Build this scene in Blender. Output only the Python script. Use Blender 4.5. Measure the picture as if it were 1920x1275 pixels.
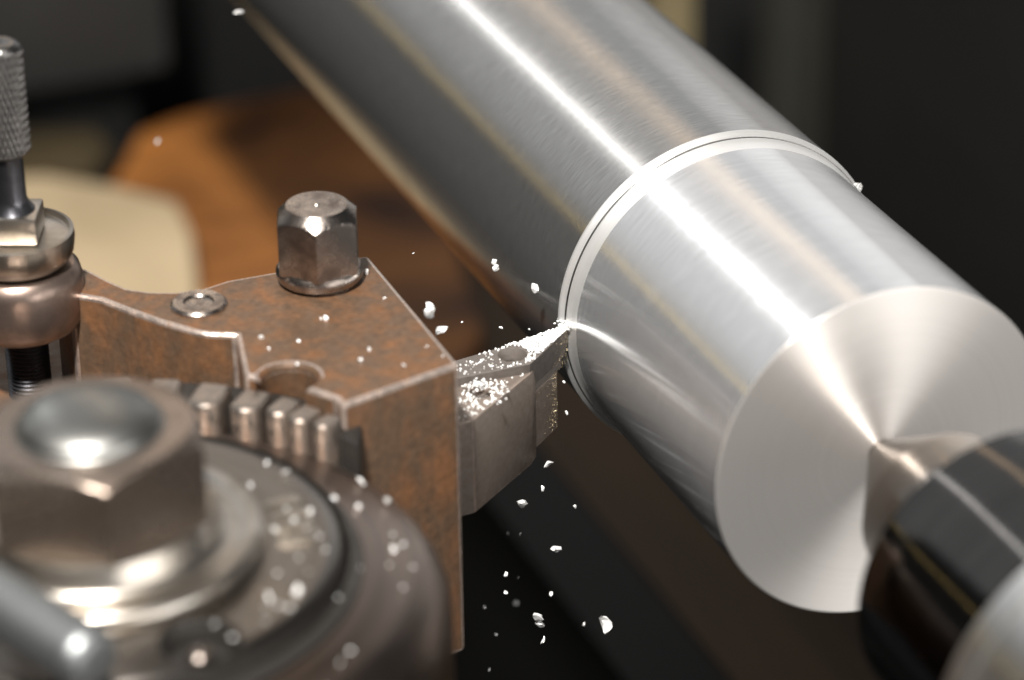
import bpy, bmesh, math, random
from mathutils import Vector, Matrix, noise
for o in list(bpy.data.objects): bpy.data.objects.remove(o)
random.seed(4)
S = 0.03                       # modelling unit: radius of the bar = 30 mm
R = math.radians
sc = bpy.context.scene
col = sc.collection

# ------------------------------------------------------------------ camera
yaw, pitch, roll = 0.3695, 0.4860, -0.0152
fw = Vector((-math.cos(pitch)*math.cos(yaw), math.cos(pitch)*math.sin(yaw), -math.sin(pitch)))
rt = fw.cross(Vector((0, 0, 1))).normalized(); up = rt.cross(fw)
rt, up = rt*math.cos(roll)+up*math.sin(roll), -rt*math.sin(roll)+up*math.cos(roll)
cd = bpy.data.cameras.new('camera'); cam = bpy.data.objects.new('camera', cd); col.objects.link(cam)
M = Matrix((rt, up, -fw)).transposed().to_4x4()
M.translation = Vector((14.6092, -6.9417, 8.2350))*S
cam.matrix_world = M
cd.sensor_width = 36; cd.lens = 5920.87/1920*36; cd.clip_start = 0.01; cd.clip_end = 50
cd.dof.use_dof = True; cd.dof.focus_distance = 17.75*S; cd.dof.aperture_fstop = 9.6
sc.camera = cam

# ------------------------------------------------------------------ world, lamps, exposure
w = bpy.data.worlds.new('World'); sc.world = w; w.use_nodes = True
w.node_tree.nodes['Background'].inputs[0].default_value = (.95, .97, 1, 1)
w.node_tree.nodes['Background'].inputs[1].default_value = 0.04
def lamp(name, d, dist, sx, sy, power, color, aim=(0.4, -1.2, 0)):
    L = bpy.data.lights.new(name, 'AREA'); L.energy = power; L.color = color
    L.shape = 'RECTANGLE'; L.size = sx; L.size_y = sy
    o = bpy.data.objects.new(name, L); col.objects.link(o)
    a = Vector(aim)*S; dv = Vector(d).normalized()
    o.location = a+dv*dist
    z = dv; x = Vector((1, 0, 0)); x = (x-z*x.dot(z)).normalized(); y = z.cross(x)
    m = Matrix((x, y, z)).transposed().to_4x4(); m.translation = o.location
    o.matrix_world = m
    return o
lamp('work_lamp', (.42, -.32, .85), .95, .060, .060, 24, (1, .96, .91))
lamp('overhead_tube', (-.62, -.245, .74), .95, 1.7, .026, .75, (1, .99, .97))
lamp('sheen_fill', (-.78, .0, .50), 1.3, .9, 2.0, 2.7, (.96, .98, 1))  # added broad soft light, gives the bar its wide grey sheen
lamp('front_fill', (.86, .36, .10), 1.2, .9, .8, 9.0, (1, .97, .93))  # added camera-side fill, lifts the end face, shank and holder front
lamp('rear_fill', (-.72, .69, .10), 1.1, .55, .95, .85, (1, .97, .94))  # added back fill, lightens the bar towards its right edge
lamp('yellow_line_strip', (-.81, -.56, .19), 1.0, .9, .007, .065, (1, .72, .25))  # added strip, draws the thin yellow line reflected in the bar
lamp('warm_band_strip', (-.81, .19, .53), 1.0, .9, .035, .26, (1, .70, .42))  # added strip, draws a warm band of reflection along the bar
sc.view_settings.view_transform = 'Standard'; sc.view_settings.look = 'None'
sc.view_settings.exposure = 0; sc.view_settings.gamma = 1
sc.cycles.use_denoising = True
sc.cycles.max_bounces = 8
sc.cycles.sample_clamp_indirect = 6

# ------------------------------------------------------------------ materials
def mat(name):
    m = bpy.data.materials.new(name); m.use_nodes = True
    nt = m.node_tree; b = nt.nodes['Principled BSDF']
    return m, nt, b
def nd(nt, t, **k):
    n = nt.nodes.new(t)
    for a, v in k.items(): setattr(n, a, v)
    return n
def coords(nt, scale=(1, 1, 1)):
    tc = nd(nt, 'ShaderNodeTexCoord'); mp = nd(nt, 'ShaderNodeMapping')
    mp.inputs['Scale'].default_value = tuple(s/S for s in scale)
    nt.links.new(tc.outputs['Object'], mp.inputs['Vector'])
    return mp.outputs[0]
def noise_tex(nt, v, scale, detail=4, rough=.55, dist=0):
    n = nd(nt, 'ShaderNodeTexNoise'); n.inputs['Scale'].default_value = scale
    n.inputs['Detail'].default_value = detail; n.inputs['Roughness'].default_value = rough
    n.inputs['Distortion'].default_value = dist
    nt.links.new(v, n.inputs['Vector']); return n.outputs['Fac']
def ramp(nt, fac, stops):
    r = nd(nt, 'ShaderNodeValToRGB'); e = r.color_ramp.elements
    while len(e) < len(stops): e.new(.5)
    for i, (p, c) in enumerate(stops):
        e[i].position = p; e[i].color = (*c, 1) if len(c) == 3 else c
    nt.links.new(fac, r.inputs[0]); return r.outputs[0]
def mrange(nt, fac, a, b, c, d):
    n = nd(nt, 'ShaderNodeMapRange')
    for i, v in enumerate((a, b, c, d)): n.inputs[i+1].default_value = v
    nt.links.new(fac, n.inputs[0]); return n.outputs[0]
def mixc(nt, fac, a, b):
    n = nd(nt, 'ShaderNodeMix', data_type='RGBA')
    if isinstance(fac, float): n.inputs[0].default_value = fac
    else: nt.links.new(fac, n.inputs[0])
    for s, v in ((6, a), (7, b)):
        if isinstance(v, tuple): n.inputs[s].default_value = (*v, 1)
        else: nt.links.new(v, n.inputs[s])
    return n.outputs[2]
def bump(nt, b, h, strength, dist):
    n = nd(nt, 'ShaderNodeBump'); n.inputs['Strength'].default_value = strength
    n.inputs['Distance'].default_value = dist*S
    nt.links.new(h, n.inputs['Height']); nt.links.new(n.outputs[0], b.inputs['Normal'])

def turned_metal(name, base, rough, aniso, axis='X', streak=(60, 2.2), var=.10, bumps=.0, colvar=.12):
    """metal cut on a lathe: fine rings round the axis, highlights spread across them"""
    m, nt, b = mat(name)
    b.inputs['Metallic'].default_value = 1
    tc = nd(nt, 'ShaderNodeTexCoord'); sx = nd(nt, 'ShaderNodeSeparateXYZ')
    nt.links.new(tc.outputs['Object'], sx.inputs[0])
    h, u, v = {'X': ('X', 'Y', 'Z'), 'Z': ('Z', 'X', 'Y')}[axis]
    at = nd(nt, 'ShaderNodeMath', operation='ARCTAN2')
    nt.links.new(sx.outputs[u], at.inputs[0]); nt.links.new(sx.outputs[v], at.inputs[1])
    sq = nd(nt, 'ShaderNodeVectorMath', operation='LENGTH')
    cb = nd(nt, 'ShaderNodeCombineXYZ')
    nt.links.new(sx.outputs[u], cb.inputs[0]); nt.links.new(sx.outputs[v], cb.inputs[1])
    nt.links.new(cb.outputs[0], sq.inputs[0])
    cmb = nd(nt, 'ShaderNodeCombineXYZ')
    mh = nd(nt, 'ShaderNodeMath', operation='MULTIPLY'); mh.inputs[1].default_value = streak[0]/S
    ma = nd(nt, 'ShaderNodeMath', operation='MULTIPLY'); ma.inputs[1].default_value = streak[1]
    mr = nd(nt, 'ShaderNodeMath', operation='MULTIPLY'); mr.inputs[1].default_value = streak[0]/S
    nt.links.new(sx.outputs[h], mh.inputs[0]); nt.links.new(at.outputs[0], ma.inputs[0]); nt.links.new(sq.outputs['Value'], mr.inputs[0])
    nt.links.new(mh.outputs[0], cmb.inputs[0]); nt.links.new(ma.outputs[0], cmb.inputs[1]); nt.links.new(mr.outputs[0], cmb.inputs[2])
    n1 = noise_tex(nt, cmb.outputs[0], 1.0, 3, .6)
    n2 = noise_tex(nt, coords(nt), 2.6, 3, .6)
    d = tuple(c*(1-colvar*2) for c in base)
    nt.links.new(ramp(nt, n1, [(.3, d), (.7, base)]), b.inputs['Base Color'])
    add = nd(nt, 'ShaderNodeMath', operation='ADD')
    nt.links.new(n1, add.inputs[0]); nt.links.new(n2, add.inputs[1])
    nt.links.new(mrange(nt, add.outputs[0], .7, 1.3, rough-var, rough+var), b.inputs['Roughness'])
    b.inputs['Anisotropic'].default_value = aniso
    b.inputs['Anisotropic Rotation'].default_value = .25
    tg = nd(nt, 'ShaderNodeTangent', direction_type='RADIAL', axis=axis)
    nt.links.new(tg.outputs[0], b.inputs['Tangent'])
    if bumps: bump(nt, b, n1, bumps, .004)
    return m
def rusty(name, steel, rust, amount=.5, metal=.55, rough=.42, scale=3.0):
    m, nt, b = mat(name)
    v = coords(nt)
    n1 = noise_tex(nt, v, scale, 6, .65, .6); n2 = noise_tex(nt, v, scale*6, 4, .6)
    n3 = noise_tex(nt, coords(nt, (1, 1, .35)), scale*2.2, 3, .5)
    mask = nd(nt, 'ShaderNodeMath', operation='ADD'); nt.links.new(n1, mask.inputs[0]); nt.links.new(n3, mask.inputs[1])
    mk = mrange(nt, mask.outputs[0], 1.04-amount*.35, 1.40-amount*.35, 0, .72)
    rc = ramp(nt, n2, [(.3, tuple(c*.72 for c in rust)), (.55, rust), (.8, tuple(min(1, c*1.3) for c in rust))])
    stc = ramp(nt, n2, [(.3, tuple(c*.75 for c in steel)), (.7, tuple(c*1.2 for c in steel))])
    nt.links.new(mixc(nt, mk, stc, rc), b.inputs['Base Color'])
    nt.links.new(mrange(nt, mk, 0, 1, metal, metal*.25), b.inputs['Metallic'])
    nt.links.new(mrange(nt, mk, 0, 1, rough, rough+.22), b.inputs['Roughness'])
    bump(nt, b, n2, .25, .012)
    return m
def steel(name, base, rough, metal=1.0, scale=9, var=.12, bmp=.15, tint=None):
    m, nt, b = mat(name)
    v = coords(nt); n1 = noise_tex(nt, v, scale, 5, .6, .3); n2 = noise_tex(nt, v, scale*7, 3, .6)
    b.inputs['Metallic'].default_value = metal
    t = tint or tuple(c*.6 for c in base)
    nt.links.new(ramp(nt, n1, [(.35, t), (.65, base)]), b.inputs['Base Color'])
    nt.links.new(mrange(nt, n1, .3, .7, rough+var, rough-var*.5), b.inputs['Roughness'])
    if bmp: bump(nt, b, n2, bmp, .006)
    return m
def plain(name, a, c, rough, scale=1.5, metal=0.0, stretch=(1, 1, 1), detail=5):
    m, nt, b = mat(name)
    n1 = noise_tex(nt, coords(nt, stretch), scale, detail, .6, .5)
    nt.links.new(ramp(nt, n1, [(.35, a), (.68, c)]), b.inputs['Base Color'])
    b.inputs['Roughness'].default_value = rough; b.inputs['Metallic'].default_value = metal
    b.inputs['Specular IOR Level'].default_value = .25
    return m

m_bar = turned_metal('skin_turned_aluminium', (.56, .555, .545), .19, 1.0, streak=(120, 8), var=.02, bumps=.025, colvar=.16)
m_cut = turned_metal('fresh_cut_aluminium', (.86, .87, .885), .20, 1.0, streak=(42, 4.5), var=.02, bumps=.025, colvar=.08)
m_edge = turned_metal('bright_cut_edge', (.96, .96, .95), .42, .5, streak=(30, .7), var=.05, colvar=.02)
m_face = turned_metal('faced_aluminium', (.87, .84, .81), .38, .93, streak=(90, .0), var=.03, bumps=.012, colvar=.03)
for _m, _v in ((m_face, .74), (m_edge, .78), (m_cut, .84), (m_bar, .91)): _m.node_tree.nodes['Principled BSDF'].inputs['Metallic'].default_value = _v
m_centre = turned_metal('ground_steel_point', (.30, .265, .235), .18, .6, var=.04)
m_groove = turned_metal('shaded_groove', (.55, .54, .53), .30, .6, streak=(20, .8), var=.08, colvar=.3)  # shade and dark reflection in the shoulder groove, put into its grey
m_black = turned_metal('black_polished_steel', (.13, .125, .12), .11, .5, streak=(25, .5), var=.02, colvar=.2)
m_collar = turned_metal('bright_collar_steel', (.85, .85, .84), .30, .6, var=.05)
m_rust = rusty('rusty_tool_holder', (.106, .066, .041), (.165, .068, .023), .44, .22, .46, 4.2)
m_rustlip = rusty('worn_tooth_steel', (.36, .32, .285), (.17, .10, .06), .40, .95, .30, 11)
m_edgeworn = rusty('worn_bright_edge', (.62, .52, .46), (.20, .11, .06), .30, .85, .32, 9)
m_bolt = steel('bolt_steel', (.50, .45, .41), .24, 1, 7, .14, .25, (.20, .16, .14))
m_boss = steel('brown_boss_steel', (.34, .26, .22), .33, .9, 6, .1, .1)
m_dark = steel('dark_thread_steel', (.10, .10, .11), .30, .9, 8)
m_knob = steel('knurled_knob_steel', (.24, .235, .23), .32, 1, 8)
m_nut = steel('tool_post_nut_steel', (.37, .305, .26), .27, .95, 3, .09, .08, (.24, .19, .155))
m_dome = steel('stud_end_steel', (.36, .36, .345), .38, 1, 4, .06, .05)
m_post = turned_metal('tool_post_steel', (.30, .24, .205), .34, .55, 'Z', streak=(16, .8), var=.06, bumps=.10, colvar=.16)
m_post2 = turned_metal('tool_post_cap_steel', (.29, .265, .24), .32, .5, 'Z', streak=(14, 1.2), var=.06, bumps=.10, colvar=.16)
m_wash = steel('washer_steel', (.60, .56, .51), .30, 1, 5, .08, .08, (.40, .355, .30))
m_hole = steel('recess_shade_steel', (.05, .046, .042), .5, .6, 4)  # shade of the bore, groove and tooth gaps, put into the colour
m_shank = steel('tool_shank_steel', (.31, .262, .228), .46, .6, 26, .1, .3, (.235, .19, .16))
m_ins = steel('carbide_insert', (.17, .15, .138), .55, .45, 20, .08, .12, (.13, .113, .10))
m_lever = steel('lever_steel', (.34, .355, .36), .44, .95, 3)
def chipmat():
    m, nt, b = mat('aluminium_chip')
    b.inputs['Base Color'].default_value = (.93, .93, .92, 1)
    b.inputs['Metallic'].default_value = .45; b.inputs['Roughness'].default_value = .45
    return m
m_chip = chipmat()
m_dust = steel('brassy_cutting_dust', (.75, .62, .40), .3, .8, 30)
m_wood = plain('orange_brown_board', (.05, .016, .006), (.46, .18, .042), .5, .75, stretch=(1.0, .6, 1), detail=3)
m_pale = plain('pale_wood', (.40, .31, .19), (.56, .44, .28), .6, .5)
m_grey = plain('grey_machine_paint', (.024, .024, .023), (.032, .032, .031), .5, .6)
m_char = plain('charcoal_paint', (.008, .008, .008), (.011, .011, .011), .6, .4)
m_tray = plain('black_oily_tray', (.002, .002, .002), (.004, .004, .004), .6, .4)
m_pil = plain('grey_green_paint', (.028, .029, .024), (.036, .036, .030), .5, .6)
m_pilw = plain('buff_paint', (.16, .13, .075), (.22, .18, .10), .5, .6)
m_bed = plain('oily_bed_way', (.034, .019, .008), (.11, .064, .026), .5, .35, .2, (.12, 1.4, 1))
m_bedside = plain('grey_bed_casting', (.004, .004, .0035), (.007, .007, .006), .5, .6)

# ------------------------------------------------------------------ mesh helpers
def finish(bm, name, m, parent=None, loc=(0, 0, 0), sharp=32, smooth=True):
    bmesh.ops.recalc_face_normals(bm, faces=bm.faces)
    off = Vector(loc)
    for v in bm.verts: v.co = (v.co-off)*S
    me = bpy.data.meshes.new(name); bm.to_mesh(me); bm.free()
    if smooth:
        for p in me.polygons: p.use_smooth = True
        me.set_sharp_from_angle(angle=R(sharp))
    me.materials.append(m)
    o = bpy.data.objects.new(name, me); col.objects.link(o)
    if parent is not None: o.parent = parent
    return o
def thing(name, loc, label, cat, group=None):
    o = bpy.data.objects.new(name, None); col.objects.link(o); o.location = Vector(loc)*S
    o.empty_display_size = .01
    return tag(o, label, cat, group)
def tag(o, label, cat, group=None, kind=None):
    if label: o['label'] = label
    if cat: o['category'] = cat
    if group: o['group'] = group
    if kind: o['kind'] = kind
    return o
def lathe(prof, axis='x', c=(0, 0, 0), n=160, fn=None):
    """prof: list of (h, r) along the axis"""
    bm = bmesh.new(); rings = []
    for h, r in prof:
        if r < 1e-6:
            rings.append([bm.verts.new(P3(axis, c, h, 0, 0))]); continue
        ring = []
        for k in range(n):
            a = 2*math.pi*k/n
            rr = fn(a, h, r) if fn else r
            ring.append(bm.verts.new(P3(axis, c, h, rr*math.cos(a), rr*math.sin(a))))
        rings.append(ring)
    for A, B in zip(rings, rings[1:]):
        if len(A) == 1 and len(B) == 1: continue
        for k in range(n):
            a0, a1 = A[k % len(A)], A[(k+1) % len(A)]; b0, b1 = B[k % len(B)], B[(k+1) % len(B)]
            vs = [a0, a1, b1, b0]; u = []
            for q in vs:
                if q not in u: u.append(q)
            if len(u) >= 3: bm.faces.new(u)
    return bm
def P3(axis, c, h, u, v):
    return Vector((c[0]+h, c[1]+u, c[2]+v)) if axis == 'x' else Vector((c[0]+u, c[1]+v, c[2]+h))
def arc_prof(h0, r0, h1, r1, k=5, bulge=1):
    """quarter round from (h0,r0) to (h1,r1)"""
    out = []
    for i in range(k+1):
        t = math.pi/2*i/k
        if bulge > 0: out.append((h0+(h1-h0)*math.sin(t), r1+(r0-r1)*math.cos(t)))
        else: out.append((h0+(h1-h0)*(1-math.cos(t)), r0+(r1-r0)*math.sin(t)))
    return out
def prism(poly, z0, z1, bev=0, seg=2, top_only=False, worn=False):
    bm = bmesh.new()
    a = [bm.verts.new((x, y, z0)) for x, y in poly]; b = [bm.verts.new((x, y, z1)) for x, y in poly]
    n = len(poly)
    bm.faces.new(a[::-1]); bm.faces.new(b)
    for i in range(n): bm.faces.new((a[i], a[(i+1) % n], b[(i+1) % n], b[i]))
    bmesh.ops.recalc_face_normals(bm, faces=bm.faces)
    if bev:
        es = [e for e in bm.edges if e.calc_face_angle(0) > R(25) and (not top_only or (e.verts[0].co.z > z1-1e-6 and e.verts[1].co.z > z1-1e-6))]
        q = bmesh.ops.bevel(bm, geom=es, offset=bev, segments=seg, profile=.6, affect='EDGES', clamp_overlap=True)
        if worn:
            for f in q['faces']: f.material_index = 1
    return bm
def box(x0, x1, y0, y1, z0, z1, bev=0):
    return prism([(x0, y0), (x1, y0), (x1, y1), (x0, y1)], z0, z1, bev)
def tube(p0, p1, r, n=48, round_end=True):
    p0, p1 = Vector(p0), Vector(p1); L = (p1-p0).length
    prof = [(0, 0), (0, r*.8), (r*.2, r)] + [(L-r*.5+r*.5*math.sin(t), r*(.55+.45*math.cos(t))) for t in [math.pi/2*i/6 for i in range(7)]] + [(L, 0)]
    bm = lathe(prof, 'z', n=n)
    q = Vector((0, 0, 1)).rotation_difference((p1-p0).normalized())
    bmesh.ops.transform(bm, matrix=Matrix.Translation(p0) @ q.to_matrix().to_4x4(), verts=bm.verts)
    return bm
def hexr(rc, a, a0):
    d = (a-a0) % (math.pi/3)
    return rc*math.cos(math.pi/6)/math.cos(d-math.pi/6)
def hex_prism(c, rc, a0, z0, z1, ch, top_r, bottom_r=None, inner_top=0):
    """hexagon head with the curved chamfer of a turned top"""
    prof = [(z0, 0), (z0, 9), ]
    bm = bmesh.new(); n = 144; rings = []
    zs = [z0] + [z1-ch*(1-i/10) for i in range(11)]
    for i, z in enumerate(zs):
        ring = []
        for k in range(n):
            a = 2*math.pi*k/n + a0
            rr = hexr(rc, a, a0)
            t = max(0, (z-(z1-ch))/ch)
            lim = rc*1.002-(rc-top_r)*t
            ring.append(bm.verts.new((c[0]+min(rr, lim)*math.cos(a), c[1]+min(rr, lim)*math.sin(a), z)))
        rings.append(ring)
    for A, B in zip(rings, rings[1:]):
        for k in range(n): bm.faces.new((A[k], A[(k+1) % n], B[(k+1) % n], B[k]))
    bm.faces.new(rings[0][::-1]); bm.faces.new(rings[-1])
    return bm
def cut(obj, cutter_bm, loc=(0, 0, 0)):
    """subtract a shape from an object's mesh, leaving plain geometry"""
    c = finish(cutter_bm, 'cutter', m_hole, None, (0, 0, 0))
    if obj.parent: c.parent = obj.parent; 
    off = Vector(loc)*S
    for v in c.data.vertices: v.co -= off
    md = obj.modifiers.new('b', 'BOOLEAN'); md.operation = 'DIFFERENCE'; md.object = c; md.solver = 'EXACT'
    bpy.context.view_layer.update()
    dg = bpy.context.evaluated_depsgraph_get()
    me = bpy.data.meshes.new_from_object(obj.evaluated_get(dg)); old = obj.data
    obj.modifiers.clear(); obj.data = me
    me.set_sharp_from_angle(angle=R(32))
    bpy.data.objects.remove(c)

# ------------------------------------------------------------------ setting
def structure(o): o['kind'] = 'structure'; return o
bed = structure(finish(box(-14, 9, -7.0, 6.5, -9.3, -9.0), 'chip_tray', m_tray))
way = thing('lathe_bed_way', (-3, 1.5, -9), 'dark oily lathe bed way running below the aluminium bar', 'bed way')
finish(prism([(-14.5, 1.75), (7, 1.75), (7, 4.4), (-14.5, 4.4)], -6.7, -5.2, .06), 'way_top', m_bed, way, (-3, 1.5, -9))
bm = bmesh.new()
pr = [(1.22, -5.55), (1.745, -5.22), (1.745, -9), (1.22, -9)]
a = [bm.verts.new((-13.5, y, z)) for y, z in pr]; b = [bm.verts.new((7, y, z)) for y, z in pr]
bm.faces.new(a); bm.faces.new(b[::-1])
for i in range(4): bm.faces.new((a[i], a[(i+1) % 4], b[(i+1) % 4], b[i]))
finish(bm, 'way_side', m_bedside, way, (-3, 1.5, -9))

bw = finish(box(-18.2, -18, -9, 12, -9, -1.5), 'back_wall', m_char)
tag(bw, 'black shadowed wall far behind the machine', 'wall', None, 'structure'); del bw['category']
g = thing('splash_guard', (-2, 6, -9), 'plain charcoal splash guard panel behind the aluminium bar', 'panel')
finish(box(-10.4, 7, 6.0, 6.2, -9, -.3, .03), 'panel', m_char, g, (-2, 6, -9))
for x, y, ww, mm, lab in ((-12.2, 5.18, .40, m_pilw, 'buff painted upright post just right of the bar, top of picture'),
                          (-12.0, 6.45, .55, m_pil, 'dim grey green upright post between buff post and charcoal panel'),
                          (-11.0, 6.55, .55, m_pil, 'dim grey upright post touching the charcoal panel edge')):
    o = finish(box(x-ww/2, x+ww/2, y-ww/2, y+ww/2, -9, -.5, .04), 'upright_post', mm)
    tag(o, lab, 'post', 'upright posts behind the bar')
o = thing('headstock', (-16, -2, -9), 'dark grey headstock casting blurred at upper left behind the bar', 'headstock')
finish(box(-17.0, -15.3, -5.0, .86, -4.72, -1.6, .12), 'casting', m_grey, o, (-16, -2, -9))
finish(box(-16.9, -15.9, -4.9, .6, -9, -4.72, .05), 'base', m_char, o, (-16, -2, -9))

brd = finish(prism([(-13.65, -2.6), (-8.6, -2.6), (-8.2, 1.4), (-9.1, 1.95), (-11.5, 2.5), (-14.1, 2.45), (-14.9, 2.2), (-14.9, 1.7), (-14.75, .75), (-14.5, .25), (-13.9, -.06), (-13.4, -.35), (-13.6, -1.2)], -5.18, -5.0, .05), 'wooden_board', m_wood)
tag(brd, 'orange brown wooden board lying blurred behind the tool holder', 'board')
pale = finish(prism([(-13.6, -2.2), (-13.3, -1.0), (-12.75, -.42), (-12.2, .02), (-11.5, -.04), (-9.8, -.45), (-9.1, -.70), (-9.4, -2.5)], -4.99, -4.70, .14, 4), 'wood_offcut', m_pale)
tag(pale, 'pale beige wood offcut, blurred, behind the threaded height screw', 'wood offcut')
olive = finish(prism([(-15.0, -2.6), (-14.95, -.9), (-14.75, -.15), (-14.2, -.10), (-13.7, -.45), (-13.7, -2.6)], -5.17, -4.94, .05), 'board_shade_strip', plain('shaded_board_olive', (.030, .023, .012), (.075, .055, .028), .6, .8))  # shaded strip of the board, its shade put into this piece's colour
tag(olive, 'dim olive brown strip of shaded board between the pale offcut and the grey headstock', 'wood offcut')
legs = finish(box(-13.4, -8.9, -2.4, 1.0, -9.0, -5.2, .05), 'board_support', m_char)
tag(legs, 'dark block carrying the orange brown board, left of the bed way', 'block')

# ------------------------------------------------------------------ the aluminium bar
r1 = .955
bar = thing('aluminium_bar', (0, 0, 0), 'round aluminium bar being turned down, with a bright shoulder and faced end', 'workpiece')
def rings(prof): return lathe(prof, 'x', n=288)
finish(rings([(-10, 0), (-10, 1.0)] + [(-10+9.985*i/40, 1.0) for i in range(1, 41)]), 'skin_section', m_bar, bar)
sh0 = finish(rings([(-.015, 1.0), (-.006, 1.003), (.0, 1.002), (.006, .998), (.016, .9905), (.034, .981)]), 'shoulder', m_edge, bar, sharp=80)
finish(rings([(.034, .981), (.0345, .9745), (.040, .972), (.043, .9745)]), 'groove', m_groove, sh0)
finish(rings([(.043, .9745), (.048, .976), (.054, .973), (.064, .967), (.085, .9615), (.115, .9575), (.15, r1+.001)]), 'fillet', m_edge, sh0, sharp=80)
finish(rings([(.15, r1+.001)] + [(.15+(2.0-.15)*i/24, r1) for i in range(1, 25)]), 'turned_section', m_cut, bar)
finish(rings([(2.0, r1), (2.004, r1-.002), (2.008, r1-.008)] + [(2.008, r1-.008-(r1-.094)*i/14) for i in range(1, 15)] + [(1.99, .074), (1.86, 0)]), 'end_face', m_face, bar, sharp=25)
bm = bmesh.new()
for k, (a0, ln, hh) in enumerate([(31.0, 1.0, .026), (30.2, .7, .016), (32.0, .6, .012)]):
    for j in range(3):
        t = R(a0+ln*(j-1)*.6); t2 = t+R(.9)
        x = .02
        q = [bm.verts.new((x+dx, rr*math.cos(tt), rr*math.sin(tt))) for dx, rr, tt in ((-.015, .99, t), (.02, .985, t), (.02, .985, t2), (-.015, .99, t2), (.004, 1+hh, (t+t2)/2))]
        for f in ((0, 1, 4), (1, 2, 4), (2, 3, 4), (3, 0, 4)): bm.faces.new([q[i] for i in f])
finish(bm, 'burr', m_edge, bar)

# ------------------------------------------------------------------ live centre
lc = thing('live_centre', (2, 0, 0), 'live centre with steel point, black body and bright collar pressing the bar end', 'live centre')
L0 = (2, 0, 0)
finish(lathe([(1.865, 0), (2.0, .078), (2.6, .424), (2.63, .43), (3.32, .43), (3.32, 0)], 'x', n=128), 'point', m_centre, lc, L0)
finish(lathe([(3.25, 0), (3.25, .745)] + arc_prof(3.25, .745, 3.31, .805, 5, -1) + [(3.6, .805), (4.0, .805), (4.52, .805), (4.52, 0)], 'x', n=160), 'body', m_black, lc, L0)
finish(lathe([(4.40, .5), (4.40, .98)] + arc_prof(4.40, .98, 4.45, 1.03, 5, -1) + [(4.56, 1.03), (4.57, 1.005), (4.60, 1.005), (4.61, 1.03), (5.4, 1.03), (5.4, .5)], 'x', n=160), 'collar', m_collar, lc, L0)
finish(lathe([(5.41, 0), (5.41, .85), (8.5, .85), (8.5, 0)], 'x', n=96), 'quill', m_centre, lc, L0)

# ------------------------------------------------------------------ turning tool
tt = thing('turning_tool', (.45, -1.6, -.67), 'steel turning tool with pointed insert, dusted with bright chips, cutting the bar', 'cutting tool')
T0 = (.45, -1.6, -.67)
head = [(.750, -1.893), (.739, -1.80), (.372, -1.321), (.30, -1.262), (.16, -1.42), (.19, -1.75), (.19, -2.9), (.750, -2.9)]
sh = finish(prism(head, -.64, -.06, .007, 2, worn=True), 'shank', m_shank, tt, T0); sh.data.materials.append(m_edgeworn)
cut(sh, lathe([(-.35, 0), (-.35, .062), (.05, .062), (.05, 0)], 'z', (.475, -1.655, 0), 40), (T0))
T = Vector((.052, -.951, 0)); e1 = Vector((math.cos(R(-46)), math.sin(R(-46)), 0)); e2 = Vector((math.cos(R(-80)), math.sin(R(-80)), 0)); ln = .545
ipoly = [T, Vector((.370, -1.322, 0)), Vector((.369, -1.88, 0)), Vector((.206, -1.88, 0))]
e1 = (ipoly[1]-T).normalized(); ln = (ipoly[1]-T).length
def inset_poly(poly, d):
    out = []; n = len(poly); c = sum(poly, Vector())/n
    for i in range(n):
        a, p, b = poly[i-1], poly[i], poly[(i+1) % n]
        d1 = (p-a).normalized(); d2 = (b-p).normalized()
        n1 = Vector((-d1.y, d1.x, 0)); n2 = Vector((-d2.y, d2.x, 0))
        if n1.dot(c-p) < 0: n1 = -n1
        if n2.dot(c-p) < 0: n2 = -n2
        k = (n1+n2).normalized(); out.append(p+k*min(d/max(k.dot(n1), .12), d*5))
    return out
def loft(polys):
    bm = bmesh.new(); rs = [[bm.verts.new(v) for v in pl] for pl in polys]; n = len(polys[0])
    bm.faces.new(rs[0][::-1]); bm.faces.new(rs[-1])
    for A, B in zip(rs, rs[1:]):
        for i in range(n): bm.faces.new((A[i], A[(i+1) % n], B[(i+1) % n], B[i]))
    return bm
lo = [v+Vector((0, 0, -.165)) for v in inset_poly(ipoly, .014)]
hi2 = [v+Vector((0, 0, -.004)) for v in ipoly]
hi = inset_poly(ipoly, .004)
ins = finish(loft([lo, hi2, hi]), 'insert', m_ins, tt, T0, sharp=20)
hc = (.237, -1.375)
cut(ins, lathe([(-.3, 0), (-.3, .055), (-.07, .055), (.005, .084), (.05, .084), (.05, 0)], 'z', (hc[0], hc[1], 0), 48), T0)
sp = inset_poly(ipoly, .0155)
def on_edge(t): q = sp[0]+(sp[1]-sp[0])*t; return (q.x, q.y)
finish(prism([on_edge(.06), on_edge(1), (sp[2].x, sp[2].y), (sp[3].x, sp[3].y), (.10, -1.12)], -.222, -.166, .002, 1), 'shim', m_ins, tt, T0)
finish(prism([on_edge(.985), on_edge(.27), (.120, -1.06), (.12, -1.3), (.14, -1.42), (.27, -1.42)], -.585, -.223, .003, 1), 'nose_support', m_shank, tt, T0)
s = finish(lathe([(-.085, 0), (-.085, .03), (-.06, .034), (-.055, .05), (-.075, .0545), (-.2, .0545), (-.2, 0)], 'z', (hc[0], hc[1], 0), 36), 'insert_screw', m_wash, tt, T0)
s = finish(lathe([(-.16, 0), (-.16, .03), (-.11, .03), (-.095, .058), (-.3, .058), (-.3, 0)], 'z', (.475, -1.655, 0), 36), 'clamp_screw', m_bolt, tt, T0)

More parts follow.
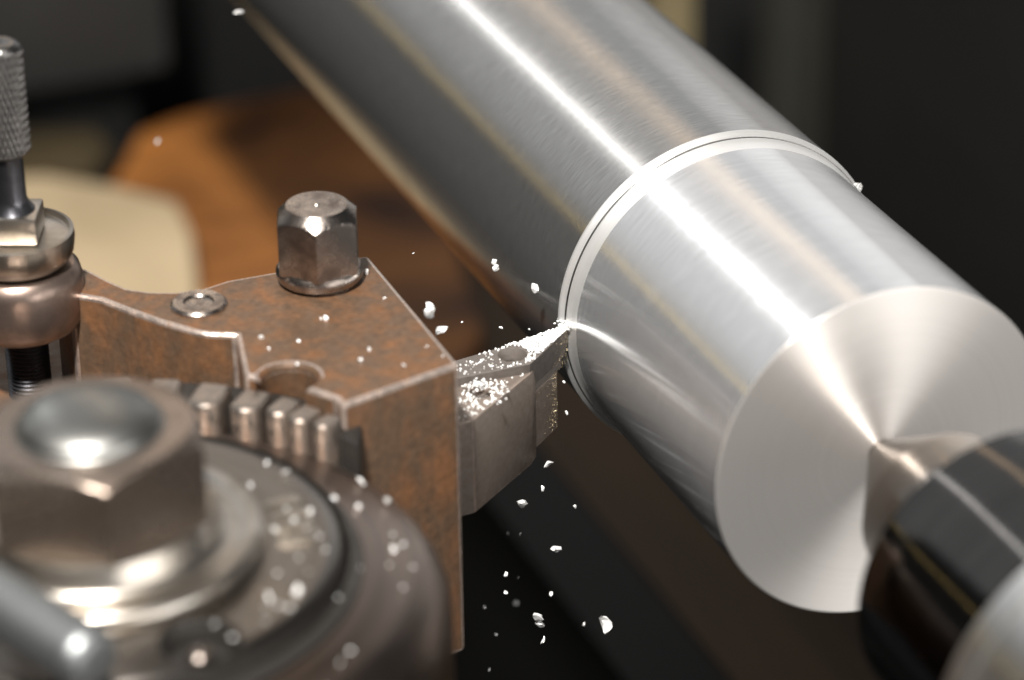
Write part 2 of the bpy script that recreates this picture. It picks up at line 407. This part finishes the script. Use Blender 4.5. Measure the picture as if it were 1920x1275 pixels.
# ------------------------------------------------------------------ tool holder block
AX = (2.0, -4.165)
hb = thing('tool_holder', (0, -2.6, -1.33), 'rusty brown steel tool holder block with hex clamp bolt on top', 'tool holder')
H0 = (0, -2.6, -1.33)
def arc(c, r, a0, a1, k): return [(c[0]+r*math.cos(R(a0+(a1-a0)*i/k)), c[1]+r*math.sin(R(a0+(a1-a0)*i/k))) for i in range(k+1)]
outline = [(1.006, -1.972), (1.192, -2.68)] + arc(AX, 1.735, 121, 139.5, 6) + [(.24, -2.945), (.215, -2.985), (.175, -3.07), (.11, -3.14), (.03, -3.20), (-.07, -3.275), (-.27, -3.40), (-.45, -3.50), (-.58, -3.64), (-.90, -3.66), (-.96, -3.54), (-.80, -3.455), (-.66, -3.40), (-.52, -3.33), (-.43, -3.22), (-.375, -3.10), (-.36, -2.95), (-.40, -2.80), (-.388, -1.985)]
blk = finish(prism(outline, -1.33, .45, .026, 3, worn=True), 'block', m_rust, hb, H0, sharp=40); blk.data.materials.append(m_edgeworn)
# lower body behind the threaded screw
low = [(.60, -3.06), (.20, -2.99), (.10, -3.15), (-.07, -3.30), (-.29, -3.43), (-.47, -3.53), (-.70, -3.50), (-1.0, -3.40), (-1.75, -3.3), (-1.75, -4.7), (.12, -4.7)] + arc(AX, 1.78, 175, 140, 8)
finish(prism(low, -1.33, -.20, .02, 2), 'lower_arm', m_rust, hb, H0, sharp=40)
lip = arc(AX, 1.64, 113, 172, 24) + arc(AX, 1.86, 172, 119, 20)
finish(prism(lip, -.37, .30, .015, 2), 'toothed_lip', m_hole, hb, H0, sharp=40)
th_me = None
for i, (ang, tr) in enumerate(((119.2, .050), (124.6, .060), (129.3, .064), (136.2, .080), (144.5, .088), (153.2, .085), (162, .085))):
    cx, cy = AX[0]+1.60*math.cos(R(ang)), AX[1]+1.60*math.sin(R(ang))
    if th_me is None:
        o = finish(prism([(.066*sx*math.cos(t), -.05+.06*math.sin(t)) for sx in (1,) for t in [math.pi+math.pi*i/10 for i in range(11)]] + [(.066, .085), (-.066, .085)], -.16, .24, .030, 3), 'tooth', m_rustlip, hb, (0, 0, 0))
        th_me = o.data
    else:
        o = bpy.data.objects.new('tooth', th_me); col.objects.link(o); o.parent = hb
    o.location = (Vector((cx, cy, .17))-Vector(H0))*S
    o.scale = (tr/.066, tr/.066, random.uniform(.94, 1.06)); o.rotation_euler = (0, 0, R(ang-90))
# clamp bolts
def clamp_bolt(x, y, z, name='clamp_bolt'):
    c = (x, y)
    a0 = R(-20)
    o = finish(hex_prism(c, .245, a0, z+.085, z+.455, .075, .168), name, m_bolt, hb, H0, sharp=22)
    finish(lathe([(z-.02, 0), (z-.02, .19), (z+.020, .195), (z+.022, .228)] + arc_prof(z+.03, .228, z+.05, .240, 3, -1) + [(z+.07, .240), (z+.095, .225), (z+.10, 0)], 'z', (x, y, 0), 96), 'flange', m_bolt, o, H0)
    finish(lathe([(z+.455, .02), (z+.460, .016), (z+.462, 0)], 'z', (x, y, 0), 24), 'centre_mark', m_wash, o, H0)
    return o
clamp_bolt(-.20, -2.33, .455)
hcx, hcy = .80, -2.835
cut(blk, lathe([(-.6, 0), (-.6, .150), (.43, .150), (.452, .165), (.6, .165), (.6, 0)], 'z', (hcx, hcy, 0), 64), H0)
bm = bmesh.new(); prev = None
for k in range(33):
    a = R(163-98+196*k/32)
    cur = [bm.verts.new((hcx+rr*math.cos(a), hcy+rr*math.sin(a), zz)) for zz, rr in ((.405, .1495), (.432, .153), (.449, .166), (.4535, .178), (.4515, .184))]
    if prev:
        for q in range(4): bm.faces.new((prev[q], cur[q], cur[q+1], prev[q+1]))
    prev = cur
finish(bm, 'hole_rim', m_edgeworn, hb, H0, sharp=80)
# low socket screw near the far edge
o = finish(lathe([(.44, 0), (.44, .155), (.462, .155), (.475, .14), (.475, .085), (.462, .075), (.455, 0)], 'z', (-.17, -3.03, 0), 48), 'socket_screw', m_bolt, hb, H0)
# height screw with its boss
SX, SY = -.75, -3.87
hs = finish(lathe([(-.40, 0)] + [q for i in range(30) for q in ((-.40+i*.025, .122), (-.3875+i*.025, .106))] + [(.36, .11), (.36, 0)], 'z', (SX, SY, 0), 48), 'height_screw', m_dark, hb, H0, sharp=60)
finish(lathe([(.22, .10), (.22, .27), (.25, .315), (.30, .338), (.38, .345), (.52, .342), (.57, .33), (.60, .30), (.605, .10)], 'z', (SX, SY, 0), 96), 'boss', m_boss, hb, H0)
finish(lathe([(.606, .08), (.61, .25), (.64, .285), (.68, .305), (.735, .315), (.765, .316), (.80, .314), (.805, .295), (.775, .285), (.77, .08)], 'z', (SX, SY, 0), 96, lambda a, h, r: r*(1+.006*math.sin(60*a)) if .66 < h < .80 and r > .3 else r), 'lock_washer', m_wash, hs, H0)
q = [(SX+.20*math.cos(R(a)), SY+.20*math.sin(R(a))) for a in (22, 112, 202, 292)]
finish(prism(q, .776, .93, .018, 2), 'square_nut', m_wash, hs, H0)
finish(lathe([(.93, 0), (.93, .12), (.97, .09), (1.0, .078), (1.26, .078), (1.26, 0)], 'z', (SX, SY, 0), 48), 'stem', m_dark, hs, H0)
kn = [(1.25, 0), (1.25, .09), (1.27, .108)] + [(1.28+i*.0115, .118) for i in range(52)] + [(1.885, .108), (1.90, .09), (1.895, .05), (1.88, 0)]
finish(lathe(kn, 'z', (SX, SY, 0), 168, lambda a, h, r: r-(.006*(math.sin(28*a+h*70)+math.sin(28*a-h*70))) if abs(r-.118) < 1e-6 else r), 'knurled_knob', m_knob, hs, H0, sharp=60)

# ------------------------------------------------------------------ tool post
tp = thing('tool_post', (AX[0], AX[1], -1.5), 'round tool post with big hex nut, washer and chips, blurred in front', 'tool post')
P0 = (AX[0], AX[1], -1.5); C0 = (AX[0], AX[1], 0)
fl = finish(lathe([(-1.5, 0), (-1.5, 1.66), (-.10, 1.665), (.0, 1.66), (.08, 1.64), (.15, 1.60), (.20, 1.53), (.225, 1.45), (.26, 1.30), (.285, 1.20), (.285, 0)], 'z', C0, 192), 'flange_ring', m_post, tp, P0, sharp=50)
cap = finish(lathe([(.20, 0), (.20, 1.16), (.29, 1.165), (.355, 1.16), (.385, 1.145), (.405, 1.115), (.41, 1.07), (.41, 0)], 'z', C0, 192), 'cap', m_post2, tp, P0, sharp=50)
finish(lathe([(.40, 1.1665), (.300, 1.168), (.298, 1.235), (.286, 1.245)], 'z', C0, 160), 'groove', m_hole, tp, P0)
hx, hy = 2.94, -3.955
cut(cap, lathe([(.21, 0), (.21, .165), (.34, .165), (.405, .192), (.5, .192), (.5, 0)], 'z', (hx, hy, 0), 48), P0)
finish(lathe([(.29, .06), (.345, .06), (.355, .05), (.355, .03), (.345, 0)], 'z', (hx, hy, 0), 32), 'bore_pin', m_bolt, tp, P0)
finish(lathe([(.400, .188), (.34, .160), (.289, .155), (.289, 0)], 'z', (hx, hy, 0), 48), 'bore_shade', m_hole, tp, P0)  # added dark sleeve, makes the inside of the bore look shaded
finish(lathe([(.41, 0), (.41, .76), (.43, .775), (.47, .785), (.505, .775), (.52, .755), (.525, .71), (.50, .66), (.505, .60), (.54, .57), (.62, .555), (.645, .54), (.645, 0)], 'z', C0, 192, lambda a, h, r: r*(1+.004*math.sin(110*a)) if .45 < h < .5 else r), 'washer', m_wash, tp, P0, sharp=50)
nut = finish(hex_prism(AX, .562, R(-7), .647, 1.08, .048, .47), 'hex_nut', m_nut, tp, P0, sharp=22)
finish(lathe([(1.03, .36), (1.082, .355), (1.09, .335)] + [(1.09+.12*math.sin(R(t)), .335*math.cos(R(t))) for t in range(6, 90, 6)] + [(1.21, 0)], 'z', C0, 96), 'stud_end', m_dome, nut, P0, sharp=60)
mk = None
for i, ang in enumerate((94, 86.5, 79, 71.5)):
    bmk = box(-.085, .085, -.024, .024, 0, .022, .008)
    if mk is None: o = finish(bmk, 'index_mark', m_wash, tp, (0, 0, 0)); mk = o.data
    else:
        bmk.free(); o = bpy.data.objects.new('index_mark', mk); col.objects.link(o); o.parent = tp
    o.location = (Vector((AX[0]+.93*math.cos(R(ang)), AX[1]+.93*math.sin(R(ang)), .408))-Vector(P0))*S
    o.rotation_euler = (0, 0, R(ang))
lv0, lv1 = Vector((1.7, -5.33, .78)), Vector((3.50, -4.55, .78))
lev = finish(tube(lv0, lv1, .15), 'lever', m_lever, tp, P0)
finish(tube((1.75, -5.28, -.4), (1.75, -5.28, .9), .20), 'lever_hub', m_post2, tp, P0)

# ------------------------------------------------------------------ chips
def chip_mesh(seed, long, curl=0.0):
    rnd = random.Random(seed); bm = bmesh.new()
    bmesh.ops.create_icosphere(bm, subdivisions=2, radius=1)
    for v in bm.verts:
        n = noise.noise(v.co*1.7+Vector((seed*7.3, 0, 0)))
        v.co *= 1+.45*n+rnd.uniform(-.10, .10)
        v.co.x *= long; v.co.z *= .45
        if curl:
            t = v.co.x*curl; v.co.z += t*t*.9; v.co.y += .3*math.sin(t*3)
    return bm
chips = []
for s, (lg, cu) in enumerate([(1.0, 0), (1.35, .5), (.8, 0), (1.6, .6), (1.1, .8), (1.0, .2)]):
    bm = chip_mesh(s+1, lg, cu)
    for v in bm.verts: v.co *= S
    me = bpy.data.meshes.new('chip'); bm.to_mesh(me); bm.free(); me.materials.append(m_chip); chips.append(me)
bm = chip_mesh(11, .9); bm2 = chip_mesh(14, .85)
for v in bm.verts: v.co = (v.co*.62+Vector((-.50, .12, 0)))*S
for v in bm2.verts: v.co = (v.co*.55+Vector((.42, -.25, .12)))*S
t_me = bpy.data.meshes.new('lump'); bm2.to_mesh(t_me); bm2.free(); bm.from_mesh(t_me); bpy.data.meshes.remove(t_me)
me = bpy.data.meshes.new('double_chip'); bm.to_mesh(me); bm.free(); me.materials.append(m_chip); chips.append(me)
def chip(P, r, label, group=None, kind=None, name='metal_chip', el=None):
    me = chips[kind if kind is not None else random.randrange(6)]
    o = bpy.data.objects.new(name, me); col.objects.link(o)
    o.location = Vector(P)*S
    o.rotation_euler = [random.uniform(0, 6.28) for _ in range(3)]
    o.scale = (r*random.uniform(.8, 1.15), r*random.uniform(.7, 1.0), r*random.uniform(.8, 1.2))
    return tag(o, label, 'metal chip', group)
# loose in the air, largest first with labels of their own
named = [
 ((-0.253, -1.278, 0.314), .042, 6, 'double lobed bright chip flying just below the bar, left of the shoulder'),
 ((-0.115, -1.095, 0.194), .027, 5, 'curled bright chip flying against the dark underside of the bar near the shoulder'),
 ((-1.032, -1.404, -0.325), .034, 1, 'ragged white chip in the air beside the tool holder corner, upper of two'),
 ((-0.628, -1.485, -0.237), .030, 3, 'ragged white chip in the air beside the tool holder corner, lower of two'),
 ((0.382, -1.382, -0.879), .036, 1, 'long white chip falling just under the tool shank, near its lower tip'),
 ((0.397, -1.193, -1.204), .027, 4, 'bent white chip falling against the dark bed, halfway down below the tool'),
 ((0.621, -1.381, -1.513), .066, 6, 'largest white chip falling near the bottom, in two lumps'),
 ((0.686, -1.002, -1.583), .038, 3, 'smooth oval white chip at lower centre, rightmost of the falling chips'),
 ((0.336, -1.209, -0.679), .0195, 3, 'small curved white chip right of the tool shank side'),
 ((0.252, -1.059, -0.429), .015, 2, 'small square chip falling just right of the insert support'),
 ((0.172, -1.041, -0.275), .012, 2, 'tiny chip falling between the insert support and the bar shoulder'),
 ((-0.89, -0.94, -2.399), .016, 2, 'dim grey out of focus chip above the largest falling chip'),
 ((-2.838, -1.95, 0.992), .022, 0, 'bright blurred chip at top left against the edge of the bar'),
 ((-3.572, -2.331, -0.114), .017, 0, 'pale round blurred chip in front of the orange brown board'),
]
for P, r, k, lab in named: chip(P, r, lab, None, k)
for P, r in [((-0.09, -1.315, 0.001), .009), ((-0.027, -1.168, -0.01), .008), ((-0.45, -1.696, 0.376), .006), ((-0.183, -1.513, 0.03), .006)]:
    chip(P, r, 'tiny bright chip floating in the dark gap above the cutting insert', 'tiny chips above the insert')
for x, y, z, r in [(0.388, -1.26, -0.806, .0125), (0.498, -1.108, -0.896, .0125), (0.519, -1.544, -1.23, .014), (0.402, -1.501, -1.423, .0145), (0.422, -1.231, -1.488, .013), (0.756, -1.414, -1.56, .017), (0.333, -0.99, -1.809, .0115), (-0.002, -1.482, -1.767, .012), (0.17, -1.477, -1.854, .0105), (0.245, -1.549, -2.034, .013), (0.209, -1.333, -1.181, .008), (0.076, -1.295, -1.562, .008), (-0.218, -1.247, -1.441, .007)]:
    chip((x, y, z), r, 'small white chip falling in the black space below the tool', 'small chips falling below the tool')
for x, y, z, r in [(-0.174, -2.072, 0.45, 0.0206), (0.266, -2.452, 0.45, 0.0235), (0.329, -2.834, 0.45, 0.0176), (0.679, -2.349, 0.45, 0.0132), (0.771, -2.434, 0.45, 0.0132), (0.916, -2.244, 0.45, 0.0103), (0.244, -2.472, 0.45, 0.0088), (0.441, -2.663, 0.45, 0.0088), (0.466, -2.833, 0.45, 0.0074), (-0.03, -2.264, 0.45, 0.0074), (0.151, -2.081, 0.45, 0.0074), (0.763, -2.06, 0.45, 0.0074), (0.68, -2.75, 0.45, 0.0074), (0.896, -2.02, 0.45, 0.0074)]:
    chip((x, y, z+r*.4), r*1.12, 'small bright chip lying on the rusty top of the tool holder', 'chips on the tool holder')
for x, y, z, r in [(1.729, -3.333, 0.42, 0.0128), (1.551, -3.194, 0.42, 0.0128), (1.933, -3.175, 0.42, 0.0154), (2.014, -3.242, 0.42, 0.0141), (2.125, -3.235, 0.42, 0.0154), (2.168, -3.348, 0.42, 0.0179), (2.083, -3.143, 0.42, 0.0115), (1.671, -3.136, 0.42, 0.0128), (1.59, -2.726, 0.237, 0.0128), (1.873, -2.832, 0.262, 0.0128), (1.776, -2.929, 0.277, 0.0154), (1.834, -2.672, 0.234, 0.0128), (2.291, -2.798, 0.251, 0.0141), (2.467, -3.024, 0.281, 0.0154), (2.734, -3.558, 0.42, 0.0167), (2.74, -3.426, 0.42, 0.0167), (2.667, -3.212, 0.295, 0.0167), (2.575, -3.701, 0.42, 0.0128), (2.55, -3.46, 0.42, 0.0115), (2.311, -3.171, 0.42, 0.009), (2.435, -3.186, 0.42, 0.0103), (2.328, -2.995, 0.283, 0.009), (2.626, -3.934, 0.42, 0.0192), (2.455, -3.324, 0.42, 0.0115)]:
    chip((x, y, z), r*1.15, 'blurred bright chip lying on the round tool post', 'chips on the tool post')
for i in range(22):
    a = R(random.uniform(0, 105)); d = random.uniform(.86, 1.08) if i % 2 else random.uniform(1.28, 1.5)
    chip((AX[0]+d*math.cos(a), AX[1]+d*math.sin(a), .415 if d < 1.1 else .262), random.uniform(.006, .012), 'blurred bright chip lying on the round tool post', 'chips on the tool post')
chip((2.328, -3.984, 1.01), .017, 'bright blurred chip on the front right edge of the hex nut')
chip((2.43, -4.205, 1.0), .014, 'bright blurred chip on the front corner of the hex nut')

# swarf heaped on the insert and shank: uncountable crumbs
def crumbs(name, pts, m, label):
    bm = bmesh.new()
    for (x, y, z), r in pts:
        q = bmesh.ops.create_icosphere(bm, subdivisions=1, radius=1)['verts']
        rot = Matrix.Rotation(random.uniform(0, 6.28), 3, Vector((random.random()-.5, random.random()-.5, random.random()+.01)).normalized())
        sx, sy, sz = r*random.uniform(.7, 1.5), r*random.uniform(.6, 1.1), r*random.uniform(.5, .9)
        for v in q:
            c = v.co*random.uniform(.75, 1.2); c = Vector((c.x*sx, c.y*sy, c.z*sz))
            v.co = rot @ c + Vector((x, y, z))
    o = finish(bm, name, m, None, (0, 0, 0), smooth=False)
    return tag(o, label, 'swarf', None, 'stuff')
def in_ins(s, t):                         # t: from the point backwards, s: from the far edge to the near one
    y = -.951-.92*t
    xf = .052+.154*t; xn = .052+.318*min(1, (-.951-y)/.371)
    return Vector((xf+(xn-xf)*s, y, 0))
def clear(P): return (P-Vector((hc[0], hc[1], 0))).length > .09
pts = []
for i in range(1250):                     # thick near the cutting point and along the far edge
    t = random.betavariate(1.3, 3.2)*.8; s = random.random()**(1.3 if t < .4 else 2.4)*.96+.02
    P = in_ins(s, t)
    if not clear(P) or (t > .42 and random.random() > .25): continue
    r = random.uniform(.0042, .0092)
    pts.append(((P.x, P.y, r*.5+random.random()*.018*max(0, 1-1.6*t)*(1-s*.6)), r))
for i in range(170):                      # scattered over the whole insert
    P = in_ins(random.random()*.94+.03, random.random()*.98)
    if not clear(P): continue
    r = random.uniform(.0035, .009); pts.append(((P.x, P.y, r*.4), r))
for i in range(130):                      # crumbs packed at the point against the bar
    P = T+Vector((random.gauss(-.03, .030), random.gauss(-.02, .02), 0))
    r = random.uniform(.004, .009); pts.append(((P.x, min(P.y, -.945), random.uniform(.0, .035)), r))
def shank_pt():
    while True:
        x, y = random.uniform(.375, .74), random.uniform(-1.93, -1.33)
        edge = .372+(.739-.372)*((-1.321-y)/.479) if y > -1.80 else .74
        if x < edge-.014 and math.hypot(x-.475, y+1.655) > .06: return x, y
for i in range(75):
    x, y = shank_pt(); r = random.uniform(.004, .011); pts.append(((x, y, -.06+r*.4), r))
for i in range(110):                      # pile round the clamp screw
    a = random.uniform(0, 6.28); d = abs(random.gauss(.082, .030))+.03; r = random.uniform(.005, .011)
    x, y = .475+d*math.cos(a)*1.15, -1.655+d*math.sin(a)
    if x < .38: continue
    pts.append(((x, y, -.058+random.random()*.016), r))
for i in range(60):
    r = random.uniform(.005, .011)
    pts.append(((.475+random.gauss(-.035, .02), -1.655+random.gauss(.0, .035), -.05+random.random()*.045), r))
crumbs('swarf_heap', pts, m_chip, 'heap of fine white metal crumbs on the cutting insert and shank')
pts = []
for i in range(230):                      # dust clinging to the flank under the edge
    z = -random.random()**1.1*.58
    t = .04+abs(random.gauss(0, .15))
    if z < -.222: t = .285+abs(random.gauss(0, .09)) if random.random() < .85 else random.uniform(.30, .95)
    if t > .97: continue
    P = T+(ipoly[1]-T)*t
    k = .014*min(1, -z/.165) if z > -.222 else .018
    P = P+Vector((e1.y, -e1.x, 0))*(k-.004)
    pts.append(((P.x, P.y, z), random.uniform(.0015, .0034)))
crumbs('cutting_dust', pts, m_dust, 'fine brassy dust clinging to the flank below the insert point')
